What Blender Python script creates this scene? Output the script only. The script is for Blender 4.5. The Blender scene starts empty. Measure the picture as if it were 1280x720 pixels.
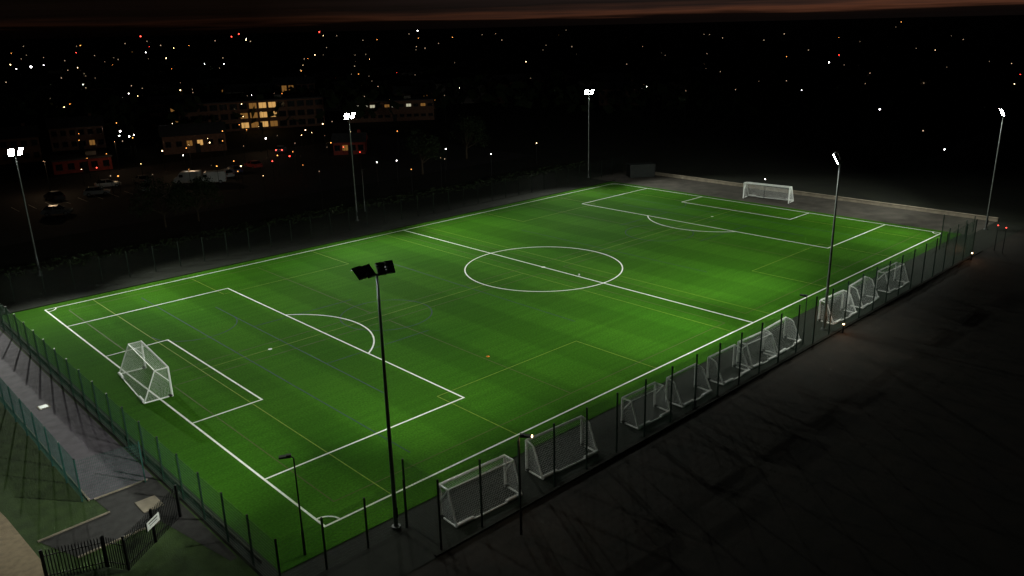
import bpy, math, random
from mathutils import Vector, Matrix
R = random.Random(7)
scene = bpy.context.scene
scene.view_settings.view_transform = 'Standard'
scene.view_settings.look = 'None'
scene.view_settings.exposure = 0
rad = math.radians

# ------------------------------------------------------------------ materials
def new_mat(name):
    m = bpy.data.materials.new(name); m.use_nodes = True
    nt = m.node_tree; nt.nodes.clear()
    out = nt.nodes.new('ShaderNodeOutputMaterial')
    return m, nt, out

def mat(name, col, rough=0.8, metal=0.0, var=0.25, scale=3.0, bump=0.0, stretch=(1, 1, 1), spec=0.3, col2=None, detail=3):
    m, nt, out = new_mat(name)
    b = nt.nodes.new('ShaderNodeBsdfPrincipled')
    nt.links.new(b.outputs[0], out.inputs[0])
    b.inputs['Roughness'].default_value = rough
    b.inputs['Metallic'].default_value = metal
    b.inputs['Specular IOR Level'].default_value = spec
    tc = nt.nodes.new('ShaderNodeTexCoord'); mp = nt.nodes.new('ShaderNodeMapping')
    mp.inputs['Scale'].default_value = stretch
    nt.links.new(tc.outputs['Object'], mp.inputs[0])
    n = nt.nodes.new('ShaderNodeTexNoise'); n.inputs['Scale'].default_value = scale; n.inputs['Detail'].default_value = detail
    nt.links.new(mp.outputs[0], n.inputs['Vector'])
    cr = nt.nodes.new('ShaderNodeValToRGB')
    c2 = col2 if col2 else tuple(c * (1 - var) for c in col)
    c1 = col if col2 else tuple(min(1, c * (1 + var)) for c in col)
    cr.color_ramp.elements[0].color = (*c2, 1); cr.color_ramp.elements[1].color = (*c1, 1)
    cr.color_ramp.elements[0].position = .3; cr.color_ramp.elements[1].position = .7
    nt.links.new(n.outputs['Fac'], cr.inputs[0]); nt.links.new(cr.outputs[0], b.inputs['Base Color'])
    if bump > 0:
        n2 = nt.nodes.new('ShaderNodeTexNoise'); n2.inputs['Scale'].default_value = scale * 12; n2.inputs['Detail'].default_value = 1
        nt.links.new(mp.outputs[0], n2.inputs['Vector'])
        bp = nt.nodes.new('ShaderNodeBump'); bp.inputs['Strength'].default_value = bump; bp.inputs['Distance'].default_value = 0.03
        nt.links.new(n2.outputs['Fac'], bp.inputs['Height']); nt.links.new(bp.outputs[0], b.inputs['Normal'])
    return m

def emit(name, col, s):
    m, nt, out = new_mat(name)
    e = nt.nodes.new('ShaderNodeEmission'); e.inputs[0].default_value = (*col, 1); e.inputs[1].default_value = s
    nt.links.new(e.outputs[0], out.inputs[0])
    m.cycles.emission_sampling = 'NONE'
    return m

def turf_mat():
    m, nt, out = new_mat('artificial_turf')
    L = nt.links.new
    b = nt.nodes.new('ShaderNodeBsdfPrincipled'); L(b.outputs[0], out.inputs[0])
    b.inputs['Roughness'].default_value = .9; b.inputs['Specular IOR Level'].default_value = .02
    tc = nt.nodes.new('ShaderNodeTexCoord')
    def noise(sc, det, st=(1, 1, 1)):
        mp = nt.nodes.new('ShaderNodeMapping'); mp.inputs['Scale'].default_value = st
        L(tc.outputs['Object'], mp.inputs[0])
        n = nt.nodes.new('ShaderNodeTexNoise'); n.inputs['Scale'].default_value = sc; n.inputs['Detail'].default_value = det
        L(mp.outputs[0], n.inputs['Vector']); return n.outputs['Fac']
    def ramp(f, a, c, p0=.3, p1=.7):
        r = nt.nodes.new('ShaderNodeValToRGB'); r.color_ramp.elements[0].color = (*a, 1); r.color_ramp.elements[1].color = (*c, 1)
        r.color_ramp.elements[0].position = p0; r.color_ramp.elements[1].position = p1
        L(f, r.inputs[0]); return r.outputs[0]
    def mul(a, c):
        x = nt.nodes.new('ShaderNodeMix'); x.data_type = 'RGBA'; x.blend_type = 'MULTIPLY'; x.inputs[0].default_value = 1
        L(a, x.inputs[6]); L(c, x.inputs[7]); return x.outputs[2]
    base = ramp(noise(.06, 4), (.031, .118, .0065), (.046, .146, .0090))
    fine = ramp(noise(7, 3), (.72, .72, .72), (1.18, 1.18, 1.18))
    streak = ramp(noise(1, 3, (.06, 1.6, 1)), (.86, .87, .86), (1.07, 1.06, 1.05))
    wv = nt.nodes.new('ShaderNodeTexWave'); wv.wave_type = 'BANDS'; wv.bands_direction = 'X'; wv.inputs['Scale'].default_value = .0393; wv.inputs['Distortion'].default_value = .5
    wv.inputs['Detail'].default_value = 2; L(tc.outputs['Object'], wv.inputs['Vector'])
    bands = ramp(wv.outputs['Fac'], (.86, .87, .86), (1.05, 1.05, 1.05), .38, .62)
    c = mul(mul(mul(base, fine), streak), bands)
    L(c, b.inputs['Base Color'])
    return m

M = {}
M['turf'] = turf_mat()
M['ground'] = mat('rough_grass_ground', (.013, .016, .008), .95, scale=.25, col2=(.006, .007, .005), detail=6)
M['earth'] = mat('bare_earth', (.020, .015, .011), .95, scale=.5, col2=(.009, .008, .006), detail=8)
M['grass'] = mat('grass', (.045, .080, .020), .95, scale=1.2, col2=(.024, .046, .012), bump=.6, detail=5)
M['asphalt'] = mat('asphalt', (.036, .034, .034), .85, scale=2, bump=.3, detail=5)
M['strip'] = mat('dark_perimeter_surface', (.010, .012, .008), .95, scale=1, detail=5)
M['path'] = mat('purple_grey_asphalt', (.115, .098, .122), .85, scale=1.2, bump=.3, var=.22, detail=6)
M['endstrip'] = mat('worn_asphalt', (.050, .044, .037), .9, scale=.5, var=.35, detail=6)
M['sand'] = mat('buff_gravel', (.30, .23, .15), .9, scale=2.5, bump=.5, var=.2, detail=6)
M['conc'] = mat('concrete', (.26, .22, .17), .9, scale=1.5, var=.2)
M['white_line'] = mat('white_line_fibre', (.84, .86, .82), .8, scale=3, var=.10)
M['yellow_line'] = mat('yellow_line_fibre', (.17, .25, .02), .8, scale=3, var=.25)
M['blue_line'] = mat('blue_line_fibre', (.008, .040, .040), .8, scale=3, var=.25)
M['red_line'] = mat('red_line_fibre', (.06, .075, .012), .8, scale=3, var=.25)
M['white_paint'] = mat('white_powder_coat', (.86, .87, .86), .4, scale=4, var=.06)
M['net'] = mat('white_net_cord', (.80, .82, .82), .9, scale=4, var=.08)
M['ballblack'] = mat('ball_black_panel', (.03, .03, .03), .4)
M['ballorange'] = mat('marker_orange_plastic', (.8, .2, .02), .5)
M['post'] = mat('dark_green_steel', (.012, .035, .025), .5, metal=.2, scale=3)
M['wire'] = mat('green_mesh_wire', (.015, .050, .030), .5, metal=.2, scale=3)
M['darkwire'] = mat('black_green_mesh_wire', (.006, .014, .009), .6, metal=.2, scale=3)
M['teal'] = mat('teal_green_wire', (.03, .10, .085), .5, metal=.1, scale=3)
M['galv'] = mat('galvanised_steel', (.16, .17, .17), .5, metal=.6, scale=2)
M['black'] = mat('black_steel', (.012, .012, .013), .5, metal=.3, scale=3)
M['fins'] = mat('floodlight_heatsink', (.09, .09, .09), .6, metal=.3, scale=3)
M['glassdark'] = mat('dark_glass', (.01, .012, .015), .08, scale=2, spec=.6)
M['tyre'] = mat('tyre_rubber', (.015, .015, .015), .9, scale=8)
M['chrome'] = mat('wheel_alloy', (.35, .35, .36), .35, metal=.8, scale=8)
M['brick'] = mat('brick_wall', (.16, .085, .06), .9, scale=2, var=.3)
M['render'] = mat('rendered_wall', (.20, .18, .16), .9, scale=1, var=.2)
M['roof'] = mat('slate_roof', (.05, .05, .055), .8, scale=2, var=.3)
M['redtone'] = mat('red_glow_and_cladding', (.25, .035, .025), .7, scale=2, var=.25)  # carries the warehouse shed's red light as colour, plus plain red surfaces
M['wood'] = mat('bark', (.06, .045, .03), .95, scale=6)
M['leaf'] = mat('foliage', (.036, .056, .02), .9, scale=1.5, col2=(.016, .028, .010))
M['sign'] = mat('sign_face', (.75, .76, .74), .5, scale=6, var=.1)
M['container'] = mat('container_paint', (.012, .016, .015), .6, scale=2, var=.3)
M['flood'] = emit('floodlight_led_lens', (.93, 1.0, .97), 120)
M['win_warm'] = emit('lit_window_warm', (1.0, .55, .17), .6)
M['win_dim'] = emit('lit_window_dim', (.9, .42, .10), .2)
M['win_cool'] = emit('lit_window_cool', (.9, .85, .6), .5)
M['lamp_w'] = emit('street_lamp_white', (.98, .95, .92), 20)
M['lamp_y'] = emit('street_lamp_warm', (1.0, .68, .32), 12)
M['lamp_o'] = emit('street_lamp_orange', (1.0, .38, .08), 5)
M['lamp_r'] = emit('red_lamp', (1.0, .06, .04), 8)
M['lamp_d'] = emit('street_lamp_faint', (1.0, .72, .45), 1.0)

# ------------------------------------------------------------------ mesh builder
class MB:
    def __init__(s): s.v = []; s.f = []; s.mi = []; s.mats = []
    def m(s, k):
        if k not in s.mats: s.mats.append(k)
        return s.mats.index(k)
    def face(s, pts, k):
        i = len(s.v); s.v += [tuple(p) for p in pts]; s.f.append(tuple(range(i, i + len(pts)))); s.mi.append(s.m(k))
    def box(s, c, d, k, rot=None):
        hx, hy, hz = d[0] / 2, d[1] / 2, d[2] / 2; i = len(s.v)
        for x, y, z in [(-1, -1, -1), (1, -1, -1), (1, 1, -1), (-1, 1, -1), (-1, -1, 1), (1, -1, 1), (1, 1, 1), (-1, 1, 1)]:
            p = Vector((x * hx, y * hy, z * hz))
            if rot is not None: p = rot @ p
            s.v.append((p.x + c[0], p.y + c[1], p.z + c[2]))
        k = s.m(k)
        for q in [(0, 3, 2, 1), (4, 5, 6, 7), (0, 1, 5, 4), (1, 2, 6, 5), (2, 3, 7, 6), (3, 0, 4, 7)]:
            s.f.append(tuple(i + a for a in q)); s.mi.append(k)
    def tube(s, a, b, r0, r1, k, n=8, caps=True):
        a = Vector(a); b = Vector(b); d = (b - a)
        if d.length < 1e-6: return
        d.normalize(); up = Vector((0, 0, 1)) if abs(d.z) < .9 else Vector((1, 0, 0))
        x = d.cross(up).normalized(); y = d.cross(x); i = len(s.v)
        for t in range(n):
            w = 2 * math.pi * t / n; o = x * math.cos(w) + y * math.sin(w)
            s.v.append(tuple(a + o * r0)); s.v.append(tuple(b + o * r1))
        k = s.m(k)
        for t in range(n):
            u = (t + 1) % n; s.f.append((i + 2 * t, i + 2 * t + 1, i + 2 * u + 1, i + 2 * u)); s.mi.append(k)
        if caps and n > 3:
            s.f.append(tuple(i + 2 * t for t in range(n))); s.mi.append(k)
            s.f.append(tuple(i + 2 * t + 1 for t in reversed(range(n)))); s.mi.append(k)
    def path(s, pts, r, k, n=8):
        for a, b in zip(pts[:-1], pts[1:]): s.tube(a, b, r, r, k, n)
    def octa(s, c, r, k):
        i = len(s.v); c = Vector(c)
        for d in [(1, 0, 0), (0, 1, 0), (-1, 0, 0), (0, -1, 0), (0, 0, 1), (0, 0, -1)]: s.v.append(tuple(c + Vector(d) * r))
        k = s.m(k)
        for q in [(0, 1, 4), (1, 2, 4), (2, 3, 4), (3, 0, 4), (1, 0, 5), (2, 1, 5), (3, 2, 5), (0, 3, 5)]:
            s.f.append(tuple(i + a for a in q)); s.mi.append(k)
    def obj(s, name, loc=(0, 0, 0), rot=0, parent=None, smooth=False):
        me = bpy.data.meshes.new(name); me.from_pydata(s.v, [], s.f)
        for k in s.mats: me.materials.append(M[k])
        me.polygons.foreach_set('material_index', s.mi)
        if smooth: me.polygons.foreach_set('use_smooth', [True] * len(me.polygons))
        me.update()
        o = bpy.data.objects.new(name, me); scene.collection.objects.link(o)
        o.location = loc; o.rotation_euler = (0, 0, rot)
        if parent: o.parent = parent
        return o

def sheet(name, poly, z, k):
    b = MB(); b.face([(x, y, z) for x, y in poly], k); return b.obj(name)
def rect(x0, y0, x1, y1): return [(x0, y0), (x1, y0), (x1, y1), (x0, y1)]

def ribbon(b, pts, w, z, k, closed=False):
    P = [Vector((x, y)) for x, y in pts]; n = len(P); Lp = []; Rp = []
    for i in range(n):
        if closed: a, c = P[i - 1], P[(i + 1) % n]
        else: a, c = P[max(i - 1, 0)], P[min(i + 1, n - 1)]
        d1 = (P[i] - a); d2 = (c - P[i])
        if d1.length < 1e-9: d1 = d2
        if d2.length < 1e-9: d2 = d1
        d1 = d1.normalized(); d2 = d2.normalized()
        n1 = Vector((-d1.y, d1.x)); n2 = Vector((-d2.y, d2.x)); nn = (n1 + n2).normalized()
        s = w / 2 / max(.3, nn.dot(n1))
        Lp.append(P[i] + nn * s); Rp.append(P[i] - nn * s)
    for i in range(n if closed else n - 1):
        j = (i + 1) % n
        b.face([(Rp[i].x, Rp[i].y, z), (Rp[j].x, Rp[j].y, z), (Lp[j].x, Lp[j].y, z), (Lp[i].x, Lp[i].y, z)], k)
def arc(cx, cy, r, a0, a1, n=48):
    return [(cx + r * math.cos(rad(a0 + (a1 - a0) * i / n)), cy + r * math.sin(rad(a0 + (a1 - a0) * i / n))) for i in range(n + 1)]

# ------------------------------------------------------------------ ground and surfaces
g = MB()
N = 48
ring = [0, 60, 150, 400, 1000, 2500, 6000, 12000]
for i in range(len(ring) - 1):
    for j in range(N):
        a, c = 2 * math.pi * j / N, 2 * math.pi * (j + 1) / N
        q = [(ring[i] * math.cos(a), ring[i] * math.sin(a), -.06), (ring[i + 1] * math.cos(a), ring[i + 1] * math.sin(a), -.06),
             (ring[i + 1] * math.cos(c), ring[i + 1] * math.sin(c), -.06), (ring[i] * math.cos(c), ring[i] * math.sin(c), -.06)]
        if i == 0: q = [q[0], q[1], q[2]]
        g.face(q, 'ground')
g.obj('ground')
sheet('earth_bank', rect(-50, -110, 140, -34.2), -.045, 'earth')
sheet('grass_verge', rect(-75, -60, -50.5, 36), -.045, 'grass')
sheet('perimeter_hardstanding', rect(-50.4, -34.15, 57, 34), -.03, 'strip')
sheet('end_hardstanding', rect(46.9, -30.4, 56.9, 33.9), -.012, 'endstrip')
sheet('artificial_turf_pitch', rect(-49.6, -29.4, 47.0, 28.9), 0, 'turf')
sheet('asphalt_footpath', [(-54.4, 60), (-54.4, -14.6), (-50.6, -14.6), (-50.6, 60)], -.02, 'path')
sheet('gate_apron', [(-54.2, -14.65), (-54.0, -16.9), (-57.9, -17.1), (-56.8, -20.2), (-52.2, -20.0), (-51.0, -26.5), (-50.6, -26.5), (-50.6, -14.65)], -.028, 'asphalt')
b = MB(); ribbon(b, [(-61.5, 6), (-60.3, -6), (-59.6, -13), (-59.3, -19), (-59.6, -26), (-61, -34)], 2.0, -.02, 'sand'); b.obj('gravel_path')
b = MB()
for pts in ([(-54.46, 60), (-54.46, -14.6)], [(-57.95, -17.05), (-54.0, -16.85)], [(-56.8, -20.25), (-52.3, -20.05)], [(-54.2, -14.7), (-51.0, -14.7)]):
    (x0, y0), (x1, y1) = pts; L = math.hypot(x1 - x0, y1 - y0); a = math.atan2(y1 - y0, x1 - x0)
    b.box(((x0 + x1) / 2, (y0 + y1) / 2, -.01), (L, .1, .10), 'conc', Matrix.Rotation(a, 3, 'Z'))
b.obj('path_edging_kerb')
b = MB(); b.box((-52.0, -17.7, .0), (1.2, 1.5, .05), 'conc'); b.obj('paving_slab')
b = MB(); b.box((-52.6, 2.0, -.005), (.8, .8, .03), 'conc'); b.box((-52.6, 2.0, .012), (.6, .6, .02), 'galv'); b.obj('manhole_cover')

# ------------------------------------------------------------------ pitch markings
hL, hW = 45.75, 27.4
b = MB(); w = .15
z0, z1, z2 = .020, .024, .028
ribbon(b, [(-hL, -hW), (hL, -hW), (hL, hW), (-hL, hW)], w, z0, 'white_line', True)
ribbon(b, [(0, -hW), (0, hW)], w, z1, 'white_line')
ribbon(b, arc(0, 0, 9.15, 0, 360, 96)[:-1], w, z2, 'white_line', True)
ribbon(b, arc(0, 0, .13, 0, 360, 16)[:-1], .2, z2 + .004, 'white_line', True)
for s in (-1, 1):
    ribbon(b, [(s * hL, 20.16), (s * (hL - 16.5), 20.16), (s * (hL - 16.5), -20.16), (s * hL, -20.16)], w, z1, 'white_line')
    ribbon(b, [(s * hL, 9.16), (s * (hL - 5.5), 9.16), (s * (hL - 5.5), -9.16), (s * hL, -9.16)], w, z2, 'white_line')
    ribbon(b, arc(s * (hL - 11), 0, 9.15, -53, 53) if s < 0 else arc(s * (hL - 11), 0, 9.15, 127, 233), w, z2, 'white_line')
    ribbon(b, arc(s * (hL - 11), 0, .1, 0, 360, 12)[:-1], .16, z2, 'white_line', True)
    for t in (-1, 1):
        a = {(-1, -1): 0, (1, -1): 90, (1, 1): 180, (-1, 1): 270}[(s, t)]
        ribbon(b, arc(s * hL, t * hW, 1, a, a + 90, 12), w * .8, z2, 'white_line')
b.obj('white_pitch_markings')
b = MB(); w = .07
for s in (-1, 1):
    xs = lambda v: s * v
    ribbon(b, [(xs(41.1), hW - .1), (xs(41.1), -hW + .1)], w, .012, 'yellow_line')
    ribbon(b, [(xs(3.3), hW - .1), (xs(3.3), -hW + .1)], w, .012, 'yellow_line')
    ribbon(b, [(xs(41.1), 0), (xs(3.3), 0)], w, .016, 'yellow_line')
    for t in (-1, 1):
        ribbon(b, [(xs(30.5), t * (hW - .1)), (xs(30.5), t * 18.5), (xs(14.7), t * 18.5), (xs(14.7), t * (hW - .1))], w, .016, 'yellow_line')
b.obj('yellow_pitch_markings')
b = MB(); w = .10
for s in (-1, 1):
    ribbon(b, [(s * 33, 15), (s * 33, -15)], w, .008, 'blue_line'); ribbon(b, [(s * 11, 15), (s * 11, -15)], w, .008, 'blue_line')
    ribbon(b, [(s * 33, -6.6), (s * 22, -6.6)], w, .0095, 'blue_line'); ribbon(b, [(s * 33, 6.6), (s * 22, 6.6)], w, .0095, 'blue_line')
    ribbon(b, [(s * 37.2, 24), (s * 37.2, -24)], w, .008, 'blue_line')
    ribbon(b, arc(s * 22.2, 0, 4.5, 0, 360, 48)[:-1], w, .0098, 'blue_line', True)
    ribbon(b, arc(s * 37, 11, 4, 180, 360, 24), w, .0098, 'blue_line')
b.obj('blue_pitch_markings')
b = MB(); w = .08
for s in (-1, 1):
    for t in (-1, 1):
        ribbon(b, [(s * 44, t * 1.5), (s * 44, t * 25.5), (s * 1.8, t * 25.5), (s * 1.8, t * 1.5)], w, .004, 'red_line', True)
        ribbon(b, [(s * 23, t * 1.6), (s * 23, t * 25.4)], w, .006, 'red_line')
b.obj('red_pitch_markings')

# ------------------------------------------------------------------ fences
def fence(name, pts, h, sp=3.0, wire='wire', post='post', z=-.03, dv=.05, dh=.2, rr=.0028, gate=None):
    b = MB()
    for (x0, y0), (x1, y1) in zip(pts[:-1], pts[1:]):
        L = math.hypot(x1 - x0, y1 - y0); n = max(1, round(L / sp)); ux, uy = (x1 - x0) / L, (y1 - y0) / L
        ang = Matrix.Rotation(math.atan2(uy, ux), 3, 'Z')
        for i in range(n + 1):
            px, py = x0 + ux * L * i / n, y0 + uy * L * i / n
            b.box((px, py, z + h / 2 + .05), (.08, .09, h + .1), post, ang)
            b.box((px, py, z + h + .112), (.10, .11, .02), 'black', ang)
        off = .055
        nx, ny = -uy * off, ux * off
        m = int(L / dv)
        for i in range(1, m):
            px, py = x0 + ux * dv * i + nx, y0 + uy * dv * i + ny
            b.tube((px, py, z + .05), (px, py, z + h), rr, rr, wire, 3, False)
        for j in range(int(h / dh) + 1):
            zz = z + .06 + j * dh
            b.tube((x0 + nx * 1.15, y0 + ny * 1.15, zz), (x1 + nx * 1.15, y1 + ny * 1.15, zz), rr * 1.4, rr * 1.4, wire, 3, False)
    return b.obj(name)

fence('pitch_mesh_fence', [(-42.4, -30.7), (-42.4, -33.8), (37.5, -33.8), (37.5, -30.2)], 4.2, rr=.0034)
fence('pitch_mesh_fence', [(37.6, -30.1), (49, -30.1)], 2.0, rr=.003, dv=.1)
fence('pitch_mesh_fence', [(-42.5, -30.8), (-50.3, -30.8), (-50.3, 33.0)], 3.0, rr=.0034)
fence('pitch_mesh_fence', [(-50.2, 33.1), (55, 33.1)], 3.0, dv=.1, wire='darkwire', post='darkwire')
fence('boundary_mesh_fence', [(-54.8, 34), (-54.8, -14.4), (-51.2, -14.9)], 2.8, wire='teal', post='teal', dv=.1, rr=.006)
b = MB(); b.box((57.2, -1.5, .18), (.3, 58, .5), 'conc'); b.box((57.2, -1.5, .46), (.4, 58, .07), 'conc'); b.obj('low_wall')
b = MB(); b.box((-1.5, -34.05, -.02), (83, .18, .14), 'strip'); b.obj('fence_kerb')
b = MB(); b.box((-1, 29.1, -.0), (98, .15, .10), 'strip'); b.obj('fence_kerb')
b = MB()
for i in range(20):
    y = -28 + i * 3
    b.box((-49.95, y + 1.45, .12), (.04, 2.8, .24), 'endstrip')
b.obj('kick_board')

def palisade(name, pts, h):
    b = MB()
    for (x0, y0), (x1, y1) in zip(pts[:-1], pts[1:]):
        L = math.hypot(x1 - x0, y1 - y0); ux, uy = (x1 - x0) / L, (y1 - y0) / L; ang = Matrix.Rotation(math.atan2(uy, ux), 3, 'Z')
        n = int(L / .15)
        for i in range(n):
            px, py = x0 + ux * (.08 + .15 * i), y0 + uy * (.08 + .15 * i)
            b.box((px, py, h / 2), (.05, .02, h), 'black', ang)
            b.box((px, py, h + .04), (.025, .02, .08), 'black', ang)
        for zz in (.3, h - .3):
            b.box(((x0 + x1) / 2 - uy * .03, (y0 + y1) / 2 + ux * .03, zz), (L, .035, .05), 'black', ang)
        for px, py in ((x0, y0), (x1, y1)): b.box((px, py, h / 2 + .05), (.12, .12, h + .1), 'black', ang)
    return b.obj(name)
palisade('palisade_fence', [(-58.6, -21.3), (-55.9, -22.3), (-55.2, -23.4)], 1.8)
palisade('palisade_gate', [(-55.2, -23.4), (-53.2, -21.9), (-51.2, -20.4)], 2.0)
b = MB(); r_ = Matrix.Rotation(math.atan2(1.5, 2.0), 3, 'Z'); nx_, ny_ = .6, -.8
c0 = Vector((-53.2, -22.0, 1.35))
b.box(c0, (1.15, .03, .5), 'sign', r_); b.box(c0 - Vector((nx_, ny_, 0)) * .02, (1.21, .02, .56), 'black', r_)
b.box(c0 + Vector((nx_ * .018, ny_ * .018, .12)), (.8, .008, .07), 'fins', r_); b.box(c0 + Vector((nx_ * .018, ny_ * .018, -.04)), (.7, .008, .04), 'fins', r_)
b.obj('notice_sign')

# ------------------------------------------------------------------ goals
def quadnet(b, A, B, C, D, sp=.12, r=.004, k='net'):
    A, B, C, D = map(Vector, (A, B, C, D))
    n = max(2, int(max((B - A).length, (C - D).length) / sp)); m = max(2, int(max((D - A).length, (C - B).length) / sp))
    for i in range(n + 1):
        t = i / n; b.tube(A.lerp(B, t), D.lerp(C, t), r, r, k, 3, False)
    for j in range(m + 1):
        t = j / m; b.tube(A.lerp(D, t), B.lerp(C, t), r, r, k, 3, False)

def goal(name, loc, rot, W=7.32, H=2.44, dt=.9, db=2.0, curved=False, r=.06, netr=.005, sp=.12):
    """mouth faces local +x, width along local y, front posts on x=0"""
    b = MB(); h = W / 2; rb = r * .65
    for s in (-1, 1):
        b.tube((0, s * h, 0), (0, s * h, H), r, r, 'white_paint', 10)
        b.tube((0, s * h, .05), (-db, s * h, .05), rb, rb, 'white_paint')
        if curved:
            pr = [(-dt * math.sin(rad(a)), s * h, H - dt * .55 * (1 - math.cos(rad(a)))) for a in range(0, 91, 15)]
            pr.append((-db, s * h, .05)); b.path(pr, rb, 'white_paint')
        else:
            b.tube((0, s * h, H), (-dt, s * h, H), rb, rb, 'white_paint'); b.tube((-dt, s * h, H), (-db, s * h, .05), rb, rb, 'white_paint')
            b.tube((0, s * h, H * .5), (-dt, s * h, H), rb * .8, rb * .8, 'white_paint')
        b.tube((-db, s * (h - .02), .16), (-db, s * (h - 1.2), .16), .11, .11, 'white_paint', 10)
        b.tube((0, s * (h - .0), .1), (-.25, s * h, .1), .1, .1, 'tyre', 10)
    b.tube((0, -h, H), (0, h, H), r, r, 'white_paint', 10)
    b.tube((-db, -h, .05), (-db, h, .05), rb, rb, 'white_paint')
    if curved:
        pr = [(-dt * math.sin(rad(a)), H - dt * .55 * (1 - math.cos(rad(a)))) for a in range(0, 91, 30)] + [(-db, .05)]
        for (xa, za), (xb, zb) in zip(pr[:-1], pr[1:]): quadnet(b, (xa, -h, za), (xa, h, za), (xb, h, zb), (xb, -h, zb), sp, netr)
        for s in (-1, 1): quadnet(b, (0, s * h, .05), (0, s * h, H), (-dt, s * h, H - dt * .55), (-db, s * h, .05), sp, netr)
    else:
        b.tube((-dt, -h, H), (-dt, h, H), rb * .8, rb * .8, 'white_paint')
        quadnet(b, (0, -h, H), (0, h, H), (-dt, h, H), (-dt, -h, H), sp, netr)
        quadnet(b, (-dt, -h, H), (-dt, h, H), (-db, h, .05), (-db, -h, .05), sp, netr)
        for s in (-1, 1): quadnet(b, (0, s * h, .05), (0, s * h, H), (-dt, s * h, H), (-db, s * h, .05), sp, netr)
    return b.obj(name, loc, rot)

goal('football_goal', (-44.55, .2, .03), rad(-5), dt=1.0, db=2.1, r=.08, netr=.0055)
goal('football_goal', (49.4, .0, .0), rad(187), dt=.9, db=2.0, r=.09, netr=.007)
spare = [(-38.0, 4.88, 2.13, 0), (-30.9, 4.88, 2.13, 1), (-22.2, 3.66, 1.9, 0), (-17.3, 3.66, 1.9, 1), (-11.9, 3.66, 1.9, 1), (-7.6, 3.4, 1.9, 0),
         (-3.4, 4.0, 1.9, 1), (6.8, 4.3, 2.0, 1), (12.6, 4.0, 2.0, 1), (19.4, 4.5, 2.0, 0)]
for x, W, H, c in spare:
    goal('spare_football_goal', (x, -31.4 + R.uniform(-.2, .2), -.03), rad(90 + R.uniform(-4, 4)), W, H, .8, 1.5, True if c else False, r=.085, netr=.0042)

def ball(name, loc, k1, k2, r=.11):
    me = bpy.data.meshes.new(name); import bmesh
    bm = bmesh.new(); bmesh.ops.create_icosphere(bm, subdivisions=3, radius=r)
    bm.verts.ensure_lookup_table(); five = [v.co.copy() for v in bm.verts if len(v.link_edges) == 5]
    for f in bm.faces:
        c = f.calc_center_median(); f.smooth = True
        f.material_index = 1 if min((c - q).length for q in five) < r * .33 else 0
    bm.to_mesh(me); bm.free(); me.materials.append(M[k1]); me.materials.append(M[k2])
    o = bpy.data.objects.new(name, me); scene.collection.objects.link(o); o.location = (loc[0], loc[1], r + .01)
ball('football', (.3, -5.3), 'white_paint', 'ballblack')
b = MB(); b.tube((0, 0, 0), (0, 0, .06), .16, .05, 'ballorange', 14, False); b.tube((0, 0, .06), (0, 0, .062), .05, .03, 'ballorange', 14, False); b.obj('marker_cone', (-22.5, -15.4, .01))

# ------------------------------------------------------------------ floodlight masts
def mast(base, aim, power, H=15.0, nheads=4, lit='flood', spread=17, size=84, blend=.95, d=26, near=.3, fan=14, tilt=28, span=1.5):
    b = MB()
    b.tube((0, 0, -.03), (0, 0, H), .13, .065, 'galv', 12)
    b.tube((0, 0, -.03), (0, 0, .10), .26, .26, 'galv', 12)
    b.box((0.0, -.15, 1.0), (.12, .06, .6), 'black')
    az = math.atan2(aim[1] - base[1], aim[0] - base[0])
    Rz = Matrix.Rotation(az, 3, 'Z')
    def T(p): return tuple(Rz @ Vector(p))
    b.tube(T((0, -span / 2, H)), T((0, span / 2, H)), .05, .05, 'black', 8)
    ys = [-.86, -.36, .36, .86] if nheads == 4 else [-.5, .5]
    q = 1.0 if nheads == 4 else 1.35
    for i, y in enumerate(ys):
        Rh = Rz @ Matrix.Rotation(rad((1 if y > 0 else -1) * fan), 3, 'Z') @ Matrix.Rotation(rad(tilt), 3, 'Y')
        c = Vector(T((.22, y, H + .18)))
        b.box(c, (.14, .44 * q, .72 * q), 'black', Rh)
        for f in range(5):
            b.box(c + Rh @ Vector((-.12, (-.17 + f * .085) * q, 0)), (.12, .016, .66 * q), 'fins', Rh)
        for f in range(4):
            b.box(c + Rh @ Vector((-.125, 0, (-.27 + f * .18) * q)), (.10, .42 * q, .02), 'fins', Rh)
        b.box(c + Rh @ Vector((.073, 0, 0)), (.012, .40 * q, .66 * q), lit, Rh)
        b.box(c + Rh @ Vector((.08, 0, .375 * q)), (.2, .46 * q, .02), 'black', Rh)
        b.tube(T((0, y, H)), c, .03, .03, 'black', 6)
    o = b.obj('floodlight_mast', (base[0], base[1], 0))
    for s, dd, pw, sz in ((-1, d, 1, size), (1, d, 1, size), (0, 7, near, 128)):
        ld = bpy.data.lights.new('floodlight_beam', 'SPOT'); ld.energy = power * pw; ld.color = (.95, 1.0, .87)
        ld.spot_size = rad(sz); ld.spot_blend = blend; ld.shadow_soft_size = .25
        lo = bpy.data.objects.new('floodlight_beam', ld); scene.collection.objects.link(lo); lo.parent = o
        p = Vector(T((.85, s * .4, H + .1)))
        tgt = Vector(T((dd, s * spread, 0)))
        lo.location = p; lo.rotation_euler = (tgt - p).to_track_quat('-Z', 'Y').to_euler()
    return o
PW = 25500
mast((-42.9, -30.35), (-39, 0), PW * .56, tilt=48, near=.12)
mast((2.8, -32.9), (-3, 0), PW * .98, H=15.4, nheads=2, fan=24, near=.32)
mast((51.5, -30.8), (36, 0), PW * .85, H=15, nheads=2, near=.3)
mast((47.3, 34.8), (32, 0), PW * 1.05, H=15.2, nheads=2, near=.02, d=32)
mast((-.9, 37.6), (-1, 0), PW * 1.4, H=15.1, nheads=2, d=38, near=.01)
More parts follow.
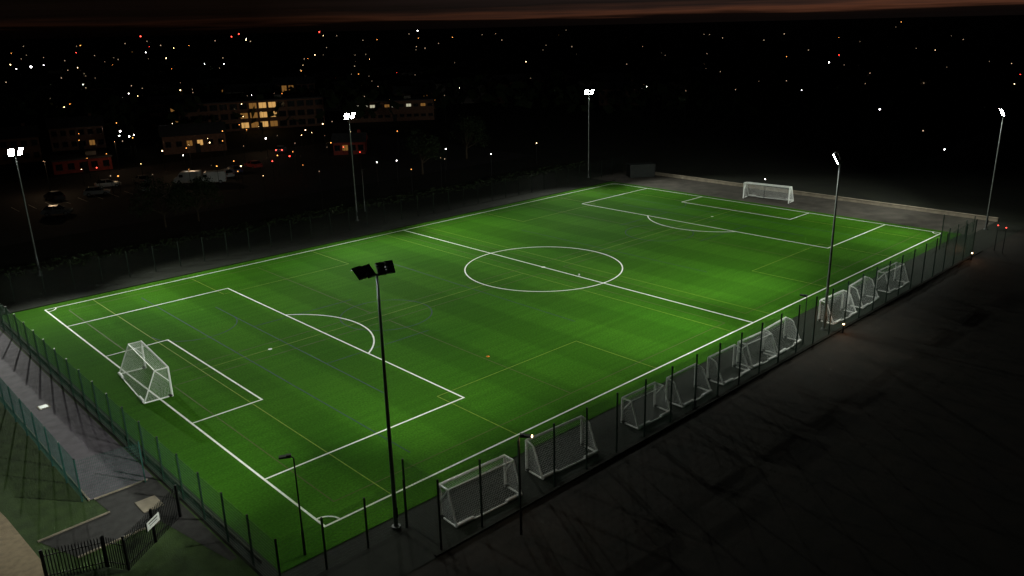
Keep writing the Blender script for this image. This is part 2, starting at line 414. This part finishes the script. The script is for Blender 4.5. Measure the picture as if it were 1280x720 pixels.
mast((-42.4, 42), (-31, 0), PW * 1.5, H=14.5, nheads=2, d=42, near=.01)

# ------------------------------------------------------------------ small lamps
def street_lamp(loc, h, rot=0, arm=.9, k='lamp_w', on=True, power=0, col=(1, .8, .55), name='street_lamp', polek='galv', bulb=None):
    b = MB(); b.tube((0, 0, 0), (0, 0, h * .25), .075, .075, polek); b.tube((0, 0, h * .25), (0, 0, h), .05, .035, polek)
    b.tube((0, 0, h), (arm * .6, 0, h + .12), .03, .03, polek, 6)
    b.box((arm * .6 + .25, 0, h + .12), (.6, .26, .10), 'black'); b.box((arm * .6 + .05, 0, h + .19), (.25, .2, .06), 'black')
    b.box((arm * .6 + .28, 0, h + .063), (.42, .2, .012), k if on else 'glassdark')
    if bulb: b.box((arm * .6 + .58, 0, h + .11), (.06, .18, .07), bulb)
    o = b.obj(name, loc, rot)
    if power:
        ld = bpy.data.lights.new('lamp_light', 'POINT'); ld.energy = power; ld.color = col; ld.shadow_soft_size = .15
        lo = bpy.data.objects.new('lamp_light', ld); scene.collection.objects.link(lo); lo.parent = o; lo.location = (arm * .6 + .28, 0, h - .15)
    return o
street_lamp((-47.9, -28.9, 0), 5.9, rad(150), on=False, polek='black', arm=.3)
street_lamp((-38.4, -35.9, 0), 6.0, rad(-50), k='lamp_o', power=40, col=(1, .6, .3), polek='black', arm=.2, bulb='lamp_y')
street_lamp((-1.6, -33.2, 0), 4.2, rad(90), on=False, polek='black', arm=.1)  # unlit lamp shape standing in for a black equipment box on a post
street_lamp((3.4, 42, 0), 6.5, rad(-60), on=False)
def bollard(loc):
    b = MB(); b.tube((0, 0, -.05), (0, 0, .75), .08, .08, 'black', 10); b.tube((0, 0, .75), (0, 0, .88), .075, .075, 'lamp_y', 10); b.tube((0, 0, .88), (0, 0, .94), .11, .09, 'black', 10)
    o = b.obj('bollard_light', loc)
    ld = bpy.data.lights.new('bollard_glow', 'POINT'); ld.energy = 30; ld.color = (1, .42, .18); ld.shadow_soft_size = .1
    lo = bpy.data.objects.new('bollard_glow', ld); scene.collection.objects.link(lo); lo.parent = o; lo.location = (0, -.2, 1.05)
bollard((3.2, -34.5, 0)); bollard((35.2, -34.5, 0))

# ------------------------------------------------------------------ storage container
b = MB(); b.box((0, 0, 1.25), (4.6, 2.3, 2.3), 'container')
for i in range(18):
    x = -2.15 + i * .25; b.box((x, -1.165, 1.25), (.11, .05, 2.1), 'container'); b.box((x, 1.165, 1.25), (.11, .05, 2.1), 'container')
for x in (-2.28, 2.28):
    for y in (-1.14, 1.14): b.box((x, y, 1.23), (.14, .14, 2.46), 'black')
b.box((2.33, 0, 1.25), (.05, .03, 2.1), 'black')
for y in (-.6, -.3, .3, .6): b.tube((2.36, y, .2), (2.36, y, 2.3), .02, .02, 'galv', 6)
b.obj('storage_container', (54.0, 28.0, -.03), rad(-35))

# ------------------------------------------------------------------ cars
def car(name, loc, rot, col, van=False, tail=False):
    key = 'carpaint_%d' % len(M); M[key] = mat('car_paint', col, .3, metal=.2, scale=2, var=.05, spec=.6)
    b = MB(); W = .88 if not van else .98
    if van:
        body = [(-2.45, .35), (-2.5, 1.1), (-2.42, 2.15), (-2.2, 2.28), (1.0, 2.26), (1.35, 2.1), (1.95, 1.30), (2.45, 1.12), (2.55, .8), (2.55, .38)]
    else:
        body = [(-2.1, .34), (-2.15, .75), (-2.05, 1.02), (-1.5, 1.08), (1.0, .98), (1.75, .88), (2.1, .72), (2.15, .34)]
        cab = [(-1.85, 1.04), (-1.5, 1.42), (-.9, 1.54), (.1, 1.52), (.55, 1.38), (1.1, .97)]
    def extr(prof, w0, w1, k, inset=None):
        n = len(prof)
        top = max(z for x, z in prof); bot = min(z for x, z in prof)
        wz = lambda z: w0 + (w1 - w0) * (z - bot) / max(.01, top - bot)
        Lf = [(x, wz(z), z) for x, z in prof]; Rf = [(x, -wz(z), z) for x, z in prof]
        b.face(Lf, k); b.face(Rf[::-1], k)
        for i in range(n):
            j = (i + 1) % n; b.face([Lf[j], Lf[i], Rf[i], Rf[j]], k)
    extr(body, W, W * (.97 if not van else .9), key)
    if not van:
        extr(cab, W * .94, W * .70, 'glassdark')
        b.box((-.35, 0, 1.535), (1.3, W * 1.42, .04), key)
        for s in (-1, 1):
            b.tube((-.35, s * W * .94, 1.0), (-.35, s * W * .74, 1.52), .04, .04, key, 6)
            b.tube((1.1, s * W * .90, .98), (.5, s * W * .74, 1.42), .035, .035, key, 6)
    else:
        for s in (-1, 1): b.box((1.15, s * (W * .935 + .0), 1.6), (.7, .03, .5), 'glassdark')
        b.face([(1.40, .75, 2.06), (1.40, -.75, 2.06), (1.97, -.82, 1.34), (1.97, .82, 1.34)], 'glassdark')
    wx = (1.35, -1.3) if not van else (1.6, -1.5); wr = .33 if not van else .36
    for x in wx:
        for s in (-1, 1):
            b.tube((x, s * (W - .18), wr), (x, s * (W + .02), wr), wr, wr, 'tyre', 16); b.tube((x, s * (W + .021), wr), (x, s * (W + .03), wr), wr * .62, wr * .55, 'chrome', 12)
    fx = body[-1][0]
    for s in (-1, 1):
        b.box((fx - .03, s * W * .72, .72), (.12, .34, .16), 'sign'); b.box((body[1][0] + .0, s * W * .78, .85), (.1, .26, .18), 'lamp_r' if tail else 'redtone')
        b.box((.9, s * (W + .08), 1.05), (.12, .2, .14), key)
    b.box((fx + .02, 0, .45), (.06, W * 1.5, .2), 'black')
    return b.obj(name, loc, rot)
sheet('car_park_surface', rect(-70, 62, 60, 118), -.04, 'asphalt')
b = MB()
for i in range(14): ribbon(b, [(-34 + i * 2.6, 86), (-34 + i * 2.6, 91)], .1, -.034, 'white_line')
b.obj('parking_bay_markings')
car('parked_car', (-30.5, 78, -.04), rad(-25), (.14, .14, .15))
car('parked_car', (-20.5, 90.5, -.04), rad(-20), (.35, .35, .36))
car('parked_car', (-16.5, 97, -.04), rad(-10), (.5, .5, .5))
car('parked_van', (-4.6, 89, -.04), rad(150), (.75, .75, .75), True)
car('parked_van', (-1.5, 85.5, -.04), rad(150), (.7, .7, .7), True)
car('parked_car', (3.0, 90, -.04), rad(95), (.5, .5, .52))
car('parked_car', (6.2, 93, -.04), rad(95), (.08, .1, .2))
car('parked_car', (12, 96, -.04), rad(95), (.4, .05, .04))
car('parked_car', (-10.5, 96.5, -.04), rad(95), (.2, .2, .2))
car('parked_car', (-13.2, 88, -.04), rad(80), (.3, .3, .32))
car('parked_car', (27, 112, -.04), rad(50), (.15, .15, .2), tail=True)
car('parked_car', (-27, 92, -.04), rad(100), (.1, .1, .1))

# ------------------------------------------------------------------ buildings
def building(name, loc, rot, W, D, H, wall='brick', roof='gable', rows=2, cols=6, lit=(), litk='win_warm', winw=1.2, winh=1.2):
    e = bpy.data.objects.new(name, None); scene.collection.objects.link(e); e.location = loc; e.rotation_euler = (0, 0, rot)
    b = MB(); b.box((0, 0, H / 2), (W, D, H), wall); b.obj('walls', parent=e)
    b = MB()
    if roof == 'gable':
        r = D * .28; o = .4
        A = [(-W / 2 - o, -D / 2 - o, H - .05), (W / 2 + o, -D / 2 - o, H - .05), (W / 2 + o, 0, H + r), (-W / 2 - o, 0, H + r), (-W / 2 - o, D / 2 + o, H - .05), (W / 2 + o, D / 2 + o, H - .05)]
        b.face([A[0], A[1], A[2], A[3]], 'roof'); b.face([A[3], A[2], A[5], A[4]], 'roof'); b.face([A[0], A[3], A[4]], wall); b.face([A[1], A[5], A[2]], wall)
        b.box((W * .3, .6, H + r * .9), (.7, .7, 1.6), wall)
    else:
        b.box((0, 0, H + .15), (W + .4, D + .4, .3), 'roof'); b.box((W * .2, 0, H + .7), (2, 1.6, .8), 'render')
    b.obj('roof', parent=e)
    b = MB()
    for r in range(rows):
        for c in range(cols):
            x = -W / 2 + W * (c + .5) / cols; z = H * (r + .55) / rows
            k = litk if (r, c) in lit else 'glassdark'
            if k != 'glassdark' and R.random() < .3: k = 'win_dim'
            b.box((x, -D / 2 - .02, z), (winw, .08, winh), k); b.box((x, -D / 2 - .06, z - winh / 2 - .06), (winw + .2, .14, .08), 'roof')
            b.box((x, -D / 2 - .065, z), (.06, .03, winh), 'black')
    b.obj('windows', parent=e)
    b = MB(); b.box((W * .04, -D / 2 - .03, 1.05), (1.1, .08, 2.1), 'black'); b.obj('door', parent=e)
    return e
face = lambda x, y: math.atan2(y + 64, x + 65) - math.pi / 2
building('school_building', (47, 166, 0), face(47, 166) + .1, 40, 14, 8, 'brick', 'flat', 3, 15, [(r, c) for r in (0, 1, 2) for c in (6, 7, 8, 9) if (r, c) != (2, 6)], winw=2.0, winh=1.5)
building('brick_house', (36, 197, 0), face(36, 197) - .1, 12, 8, 6.5, lit=[(1, 3), (0, 3)], cols=6, winw=1.7, winh=1.9, litk='win_dim')
building('brick_house', (84, 206, 0), face(84, 206), 14, 8, 9, rows=3, lit=[(2, 1), (2, 2)], litk='win_warm', winw=1.6, winh=2.0)
building('warehouse_building', (-13, 124, 0), face(-13, 124) + .1, 11, 8, 2.6, 'redtone', 'flat', 1, 5)  # red-lit shed: its red light is put into the wall colour
building('brick_house', (15, 132, 0), face(15, 132) + .05, 14, 8, 4.2, 'brick', rows=1, lit=[(0, 2), (0, 3)], litk='win_warm')
building('sports_pavilion', (37, 98, 0), face(37, 98) - .1, 7, 6, 2.8, 'redtone', 'gable', 1, 4, lit=[(0, 1)], litk='win_dim')
building('office_building', (84, 148, 0), face(84, 148), 26, 10, 6, 'brick', 'flat', 2, 12, [(1, c) for c in (1, 2, 3, 5, 6, 8, 10)], litk='win_cool', winw=1.4, winh=.8)
building('brick_house', (-20, 150, 0), face(-20, 150), 12, 8, 5.5)
building('brick_house', (-2, 162, 0), face(-2, 162), 12, 8, 5.5, lit=[(0, 4)], litk='win_dim')
building('brick_house', (110, 170, 0), face(110, 170), 14, 8, 5.5, lit=[(1, 4)], litk='win_dim')
building('brick_house', (160, 120, 0), face(160, 120), 14, 8, 5.5)
building('brick_house', (205, 60, 0), face(205, 60), 14, 8, 5.5, lit=[(0, 1)], litk='win_dim')
b = MB()
for i in range(420):
    a = rad(R.uniform(2, 92)); d = 22 * 1023 / R.uniform(9, 75)
    x, y = -65 + d * math.cos(a), -64 + d * math.sin(a)
    if d < 290: continue
    w_, dp, h_ = R.uniform(8, 22), R.uniform(7, 10), R.uniform(4.5, 8); rt = Matrix.Rotation(R.uniform(0, 3.14), 3, 'Z')
    b.box((x, y, h_ / 2), (w_, dp, h_), R.choice(['brick', 'render']), rt)
    P = [rt @ Vector(p) + Vector((x, y, 0)) for p in [(-w_ / 2, -dp / 2, h_), (w_ / 2, -dp / 2, h_), (w_ / 2, 0, h_ + 2.4), (-w_ / 2, 0, h_ + 2.4), (-w_ / 2, dp / 2, h_), (w_ / 2, dp / 2, h_)]]
    b.face([P[0], P[1], P[2], P[3]], 'roof'); b.face([P[3], P[2], P[5], P[4]], 'roof')
    if R.random() < .12:
        c = rt @ Vector((R.uniform(-w_ / 3, w_ / 3), -dp / 2 - .05, h_ * R.choice([.3, .7]))) + Vector((x, y, 0)); b.box(c, (1.4, .1, 1.2), 'win_dim', rt)
b.obj('distant_houses')

# ------------------------------------------------------------------ town lights
cy, sy = -65.3, -64.4
def polar(u, v, h):
    off = math.atan((u - 640) / 1023.7); hor = 31.3 + .0244 * (u - 640) * -1
    fd = (27 - h) * 1023.7 / max(3, (v - hor)) * 0.955
    d = fd / math.cos(off); a = .8192 - off
    return (cy + d * math.cos(a), sy + d * math.sin(a), d)
near = [(68, 79, 'w', 1.3), (243, 105, 'y', 1), (162, 152, 'w', 1), (172, 158, 'w', .8), (178, 156, 'w', .6), (160, 157, 'w', .6), (125, 195, 'r', .7), (345, 187, 'r', .8), (367, 181, 'r', 1), (352, 180, 'o', .7),
        (340, 160, 'w', .9), (305, 193, 'y', .8), (275, 193, 'o', .7), (445, 152, 'y', .7), (412, 143, 'y', .8), (500, 186, 'w', .6), (475, 188, 'w', .6), (562, 172, 'w', .7), (618, 178, 'w', .6), (560, 184, 'd', .7),
        (675, 165, 'y', .6), (845, 78, 'y', .9), (880, 75, 'd', .8), (810, 100, 'w', 1), (1098, 125, 'w', .9), (1155, 150, 'd', .8), (1185, 172, 'w', .8), (963, 208, 'w', .5), (205, 38, 'r', 1), (313, 45, 'r', .9), (322, 42, 'r', .9),
        (418, 35, 'r', 1), (535, 38, 'w', .9), (1030, 72, 'w', .8), (960, 75, 'w', .8), (300, 75, 'w', .8), (620, 97, 'w', .9), (525, 95, 'y', .8), (435, 170, 'r', .6), (455, 176, 'r', .6), (420, 165, 'o', .6), (150, 205, 'o', .7), (210, 175, 'y', .7),
        (235, 180, 'w', .5), (390, 150, 'y', .7), (270, 165, 'y', .7), (1268, 265, 'r', .5), (1279, 268, 'r', .5)]
b = MB()
def tl(x, y, h, r, k):
    b.tube((x, y, -.06), (x, y, h), .05, .04, 'black', 4, False); b.octa((x, y, h + r * .6), r, k)
for u, v, k, s in near:
    h = 6 if v > 60 else 9
    if v > 130: h = 4
    if v > 200: h = 3
    x, y, d = polar(u, v, h); tl(x, y, h, s * d * .0008 + .03, 'lamp_' + k)
for i in range(230):
    u = R.uniform(-120, 1400)
    if R.random() < .4: u = R.uniform(-60, 560)
    t = R.random(); v = 31 + .0244 * (u - 640) * -1 + 7 + 75 * t ** 1.1
    k = R.choices(['lamp_d', 'lamp_w', 'lamp_y', 'lamp_o', 'lamp_r'], [70, 5, 10, 12, 3])[0]
    h = R.uniform(5, 9); x, y, d = polar(u, v, h)
    tl(x, y, h, d * R.uniform(.0002, .00055), k)
for i in range(46):
    u = R.uniform(60, 560); v = R.uniform(120, 205); h = R.uniform(3, 6); x, y, d = polar(u, v, h)
    tl(x, y, h, d * R.uniform(.0003, .0006), R.choice(['lamp_d', 'lamp_o', 'lamp_o', 'lamp_y']))
b.obj('town_street_lights')
for (x, y, p) in [(-26, 98, 240), (0, 98, 280), (24, 116, 110), (42, 150, 80), (-8, 116, 110)]:
    street_lamp((x, y, 0), 6, rad(-110), k='lamp_y', power=p, col=(1, .68, .4), polek='black')

# ------------------------------------------------------------------ trees
def tree(name, loc, H, rw, seed, leafn=1700, bush=False):
    r = random.Random(seed); b = MB()
    th = H * (.35 if not bush else .1)
    b.tube((0, 0, -.1), (0, 0, th), H * .03, H * .02, 'wood', 8)
    cl = []
    for i in range(9 if not bush else 7):
        a = r.uniform(0, 6.28); rr = rw * r.uniform(.25, .8); z = th + (H - th) * r.uniform(.15, .9)
        p = Vector((rr * math.cos(a), rr * math.sin(a), z)); b.tube((0, 0, th * r.uniform(.7, 1)), p, H * .013, H * .004, 'wood', 5); cl.append((p, rw * r.uniform(.3, .5)))
    for i in range(leafn):
        c, cr = r.choice(cl); d = Vector((r.gauss(0, 1), r.gauss(0, 1), r.gauss(0, .8))).normalized() * cr * r.uniform(.55, 1.1)
        p = c + d; s = r.uniform(.12, .26) * (H / 8) ** .5; u = Vector((r.gauss(0, 1), r.gauss(0, 1), r.gauss(0, 1))).normalized(); w_ = u.orthogonal().normalized()
        b.face([p - u * s, p + w_ * s * .6, p + u * s, p - w_ * s * .6], 'leaf')
    return b.obj(name, loc)
for i, (x, y, H, rw) in enumerate([(-22, 56, 6, 4), (-17, 56, 6, 3.5), (30, 62, 8, 4), (48, 70, 8, 5)]):
    tree('deciduous_tree', (x, y, 0), H, rw, i)
b = MB()
for i in range(900):
    x = -48 + R.random() * 104; y = 43.5 + R.gauss(0, .5); z = R.random() * 1.2
    for j in range(4):
        p = Vector((x + R.gauss(0, .3), y, z)); s = .16; u = Vector((R.gauss(0, 1), R.gauss(0, 1), R.gauss(0, 1))).normalized(); w_ = u.orthogonal().normalized()
        b.face([p - u * s, p + w_ * s * .6, p + u * s, p - w_ * s * .6], 'leaf')
b.obj('hedge')
b = MB()
for i in range(900):
    a = rad(R.uniform(0, 94)); d = 22 * 1023 / R.uniform(7, 100)
    if d < 240: continue
    x, y = -65 + d * math.cos(a), -64 + d * math.sin(a); H = R.uniform(5, 10)
    for j in range(14):
        p = Vector((x + R.gauss(0, 3), y + R.gauss(0, 3), H * R.uniform(.3, 1))); s = R.uniform(1, 2.2)
        u = Vector((R.gauss(0, 1), R.gauss(0, 1), R.gauss(0, 1))).normalized(); w_ = u.orthogonal().normalized()
        b.face([p - u * s, p + w_ * s, p + u * s, p - w_ * s], 'leaf')
b.obj('distant_trees')

# ------------------------------------------------------------------ sky
wd = bpy.data.worlds.new('World'); scene.world = wd; wd.use_nodes = True
nt = wd.node_tree; nt.nodes.clear(); L = nt.links.new
out = nt.nodes.new('ShaderNodeOutputWorld')
sky = nt.nodes.new('ShaderNodeTexSky'); sky.sky_type = 'NISHITA'; sky.sun_disc = False; sky.sun_elevation = rad(-4); sky.sun_rotation = rad(60)
bg1 = nt.nodes.new('ShaderNodeBackground'); bg1.inputs[1].default_value = .012; L(sky.outputs[0], bg1.inputs[0])
tc = nt.nodes.new('ShaderNodeTexCoord'); sx = nt.nodes.new('ShaderNodeSeparateXYZ'); L(tc.outputs['Generated'], sx.inputs[0])
mp = nt.nodes.new('ShaderNodeMapping'); mp.inputs['Scale'].default_value = (4, 4, 130); L(tc.outputs['Generated'], mp.inputs[0])
nz = nt.nodes.new('ShaderNodeTexNoise'); nz.inputs['Scale'].default_value = 1.3; nz.inputs['Detail'].default_value = 7; L(mp.outputs[0], nz.inputs['Vector'])
ad = nt.nodes.new('ShaderNodeMath'); ad.operation = 'MULTIPLY_ADD'; L(nz.outputs['Fac'], ad.inputs[0]); ad.inputs[1].default_value = .024; L(sx.outputs['Z'], ad.inputs[2])
cr = nt.nodes.new('ShaderNodeValToRGB'); E = cr.color_ramp
mr = nt.nodes.new('ShaderNodeMapRange'); mr.inputs[1].default_value = 0; mr.inputs[2].default_value = .08; L(ad.outputs[0], mr.inputs[0]); L(mr.outputs[0], cr.inputs[0])
E.elements[0].position = 0; E.elements[0].color = (.001, .001, .001, 1); E.elements[1].position = 1; E.elements[1].color = (.0012, .0013, .0016, 1)
for p, c in [(.22, (.0025, .0018, .0016)), (.29, (.060, .022, .012)), (.34, (.024, .012, .009)), (.40, (.007, .006, .006)), (.48, (.013, .009, .009)), (.6, (.005, .005, .006))]:
    e = E.elements.new(p); e.color = (*c, 1)
bg2 = nt.nodes.new('ShaderNodeBackground'); L(cr.outputs[0], bg2.inputs[0]); bg2.inputs[1].default_value = 1
azr = nt.nodes.new('ShaderNodeMapRange'); azr.inputs[1].default_value = .45; azr.inputs[2].default_value = .9; azr.inputs[3].default_value = .12; azr.inputs[4].default_value = 1.2
L(sx.outputs['X'], azr.inputs[0]); L(azr.outputs[0], bg2.inputs[1])
sh = nt.nodes.new('ShaderNodeAddShader'); L(bg1.outputs[0], sh.inputs[0]); L(bg2.outputs[0], sh.inputs[1]); L(sh.outputs[0], out.inputs[0])

# ------------------------------------------------------------------ camera
cam = bpy.data.cameras.new('Camera'); co = bpy.data.objects.new('Camera', cam); scene.collection.objects.link(co); scene.camera = co
yaw, pit, rol, f = .8192, .3107, -.0244, 1023.6869
F = Vector((math.cos(pit) * math.cos(yaw), math.cos(pit) * math.sin(yaw), -math.sin(pit)))
Rt = Vector((math.sin(yaw), -math.cos(yaw), 0)); U = Rt.cross(F)
R2 = Rt * math.cos(rol) + U * math.sin(rol); U2 = -Rt * math.sin(rol) + U * math.cos(rol)
m = Matrix(((R2.x, U2.x, -F.x, -65.3023), (R2.y, U2.y, -F.y, -64.4245), (R2.z, U2.z, -F.z, 26.9956), (0, 0, 0, 1)))
co.matrix_world = m
cam.sensor_width = 36; cam.lens = f * 36 / 1280; cam.clip_end = 20000; cam.clip_start = .5
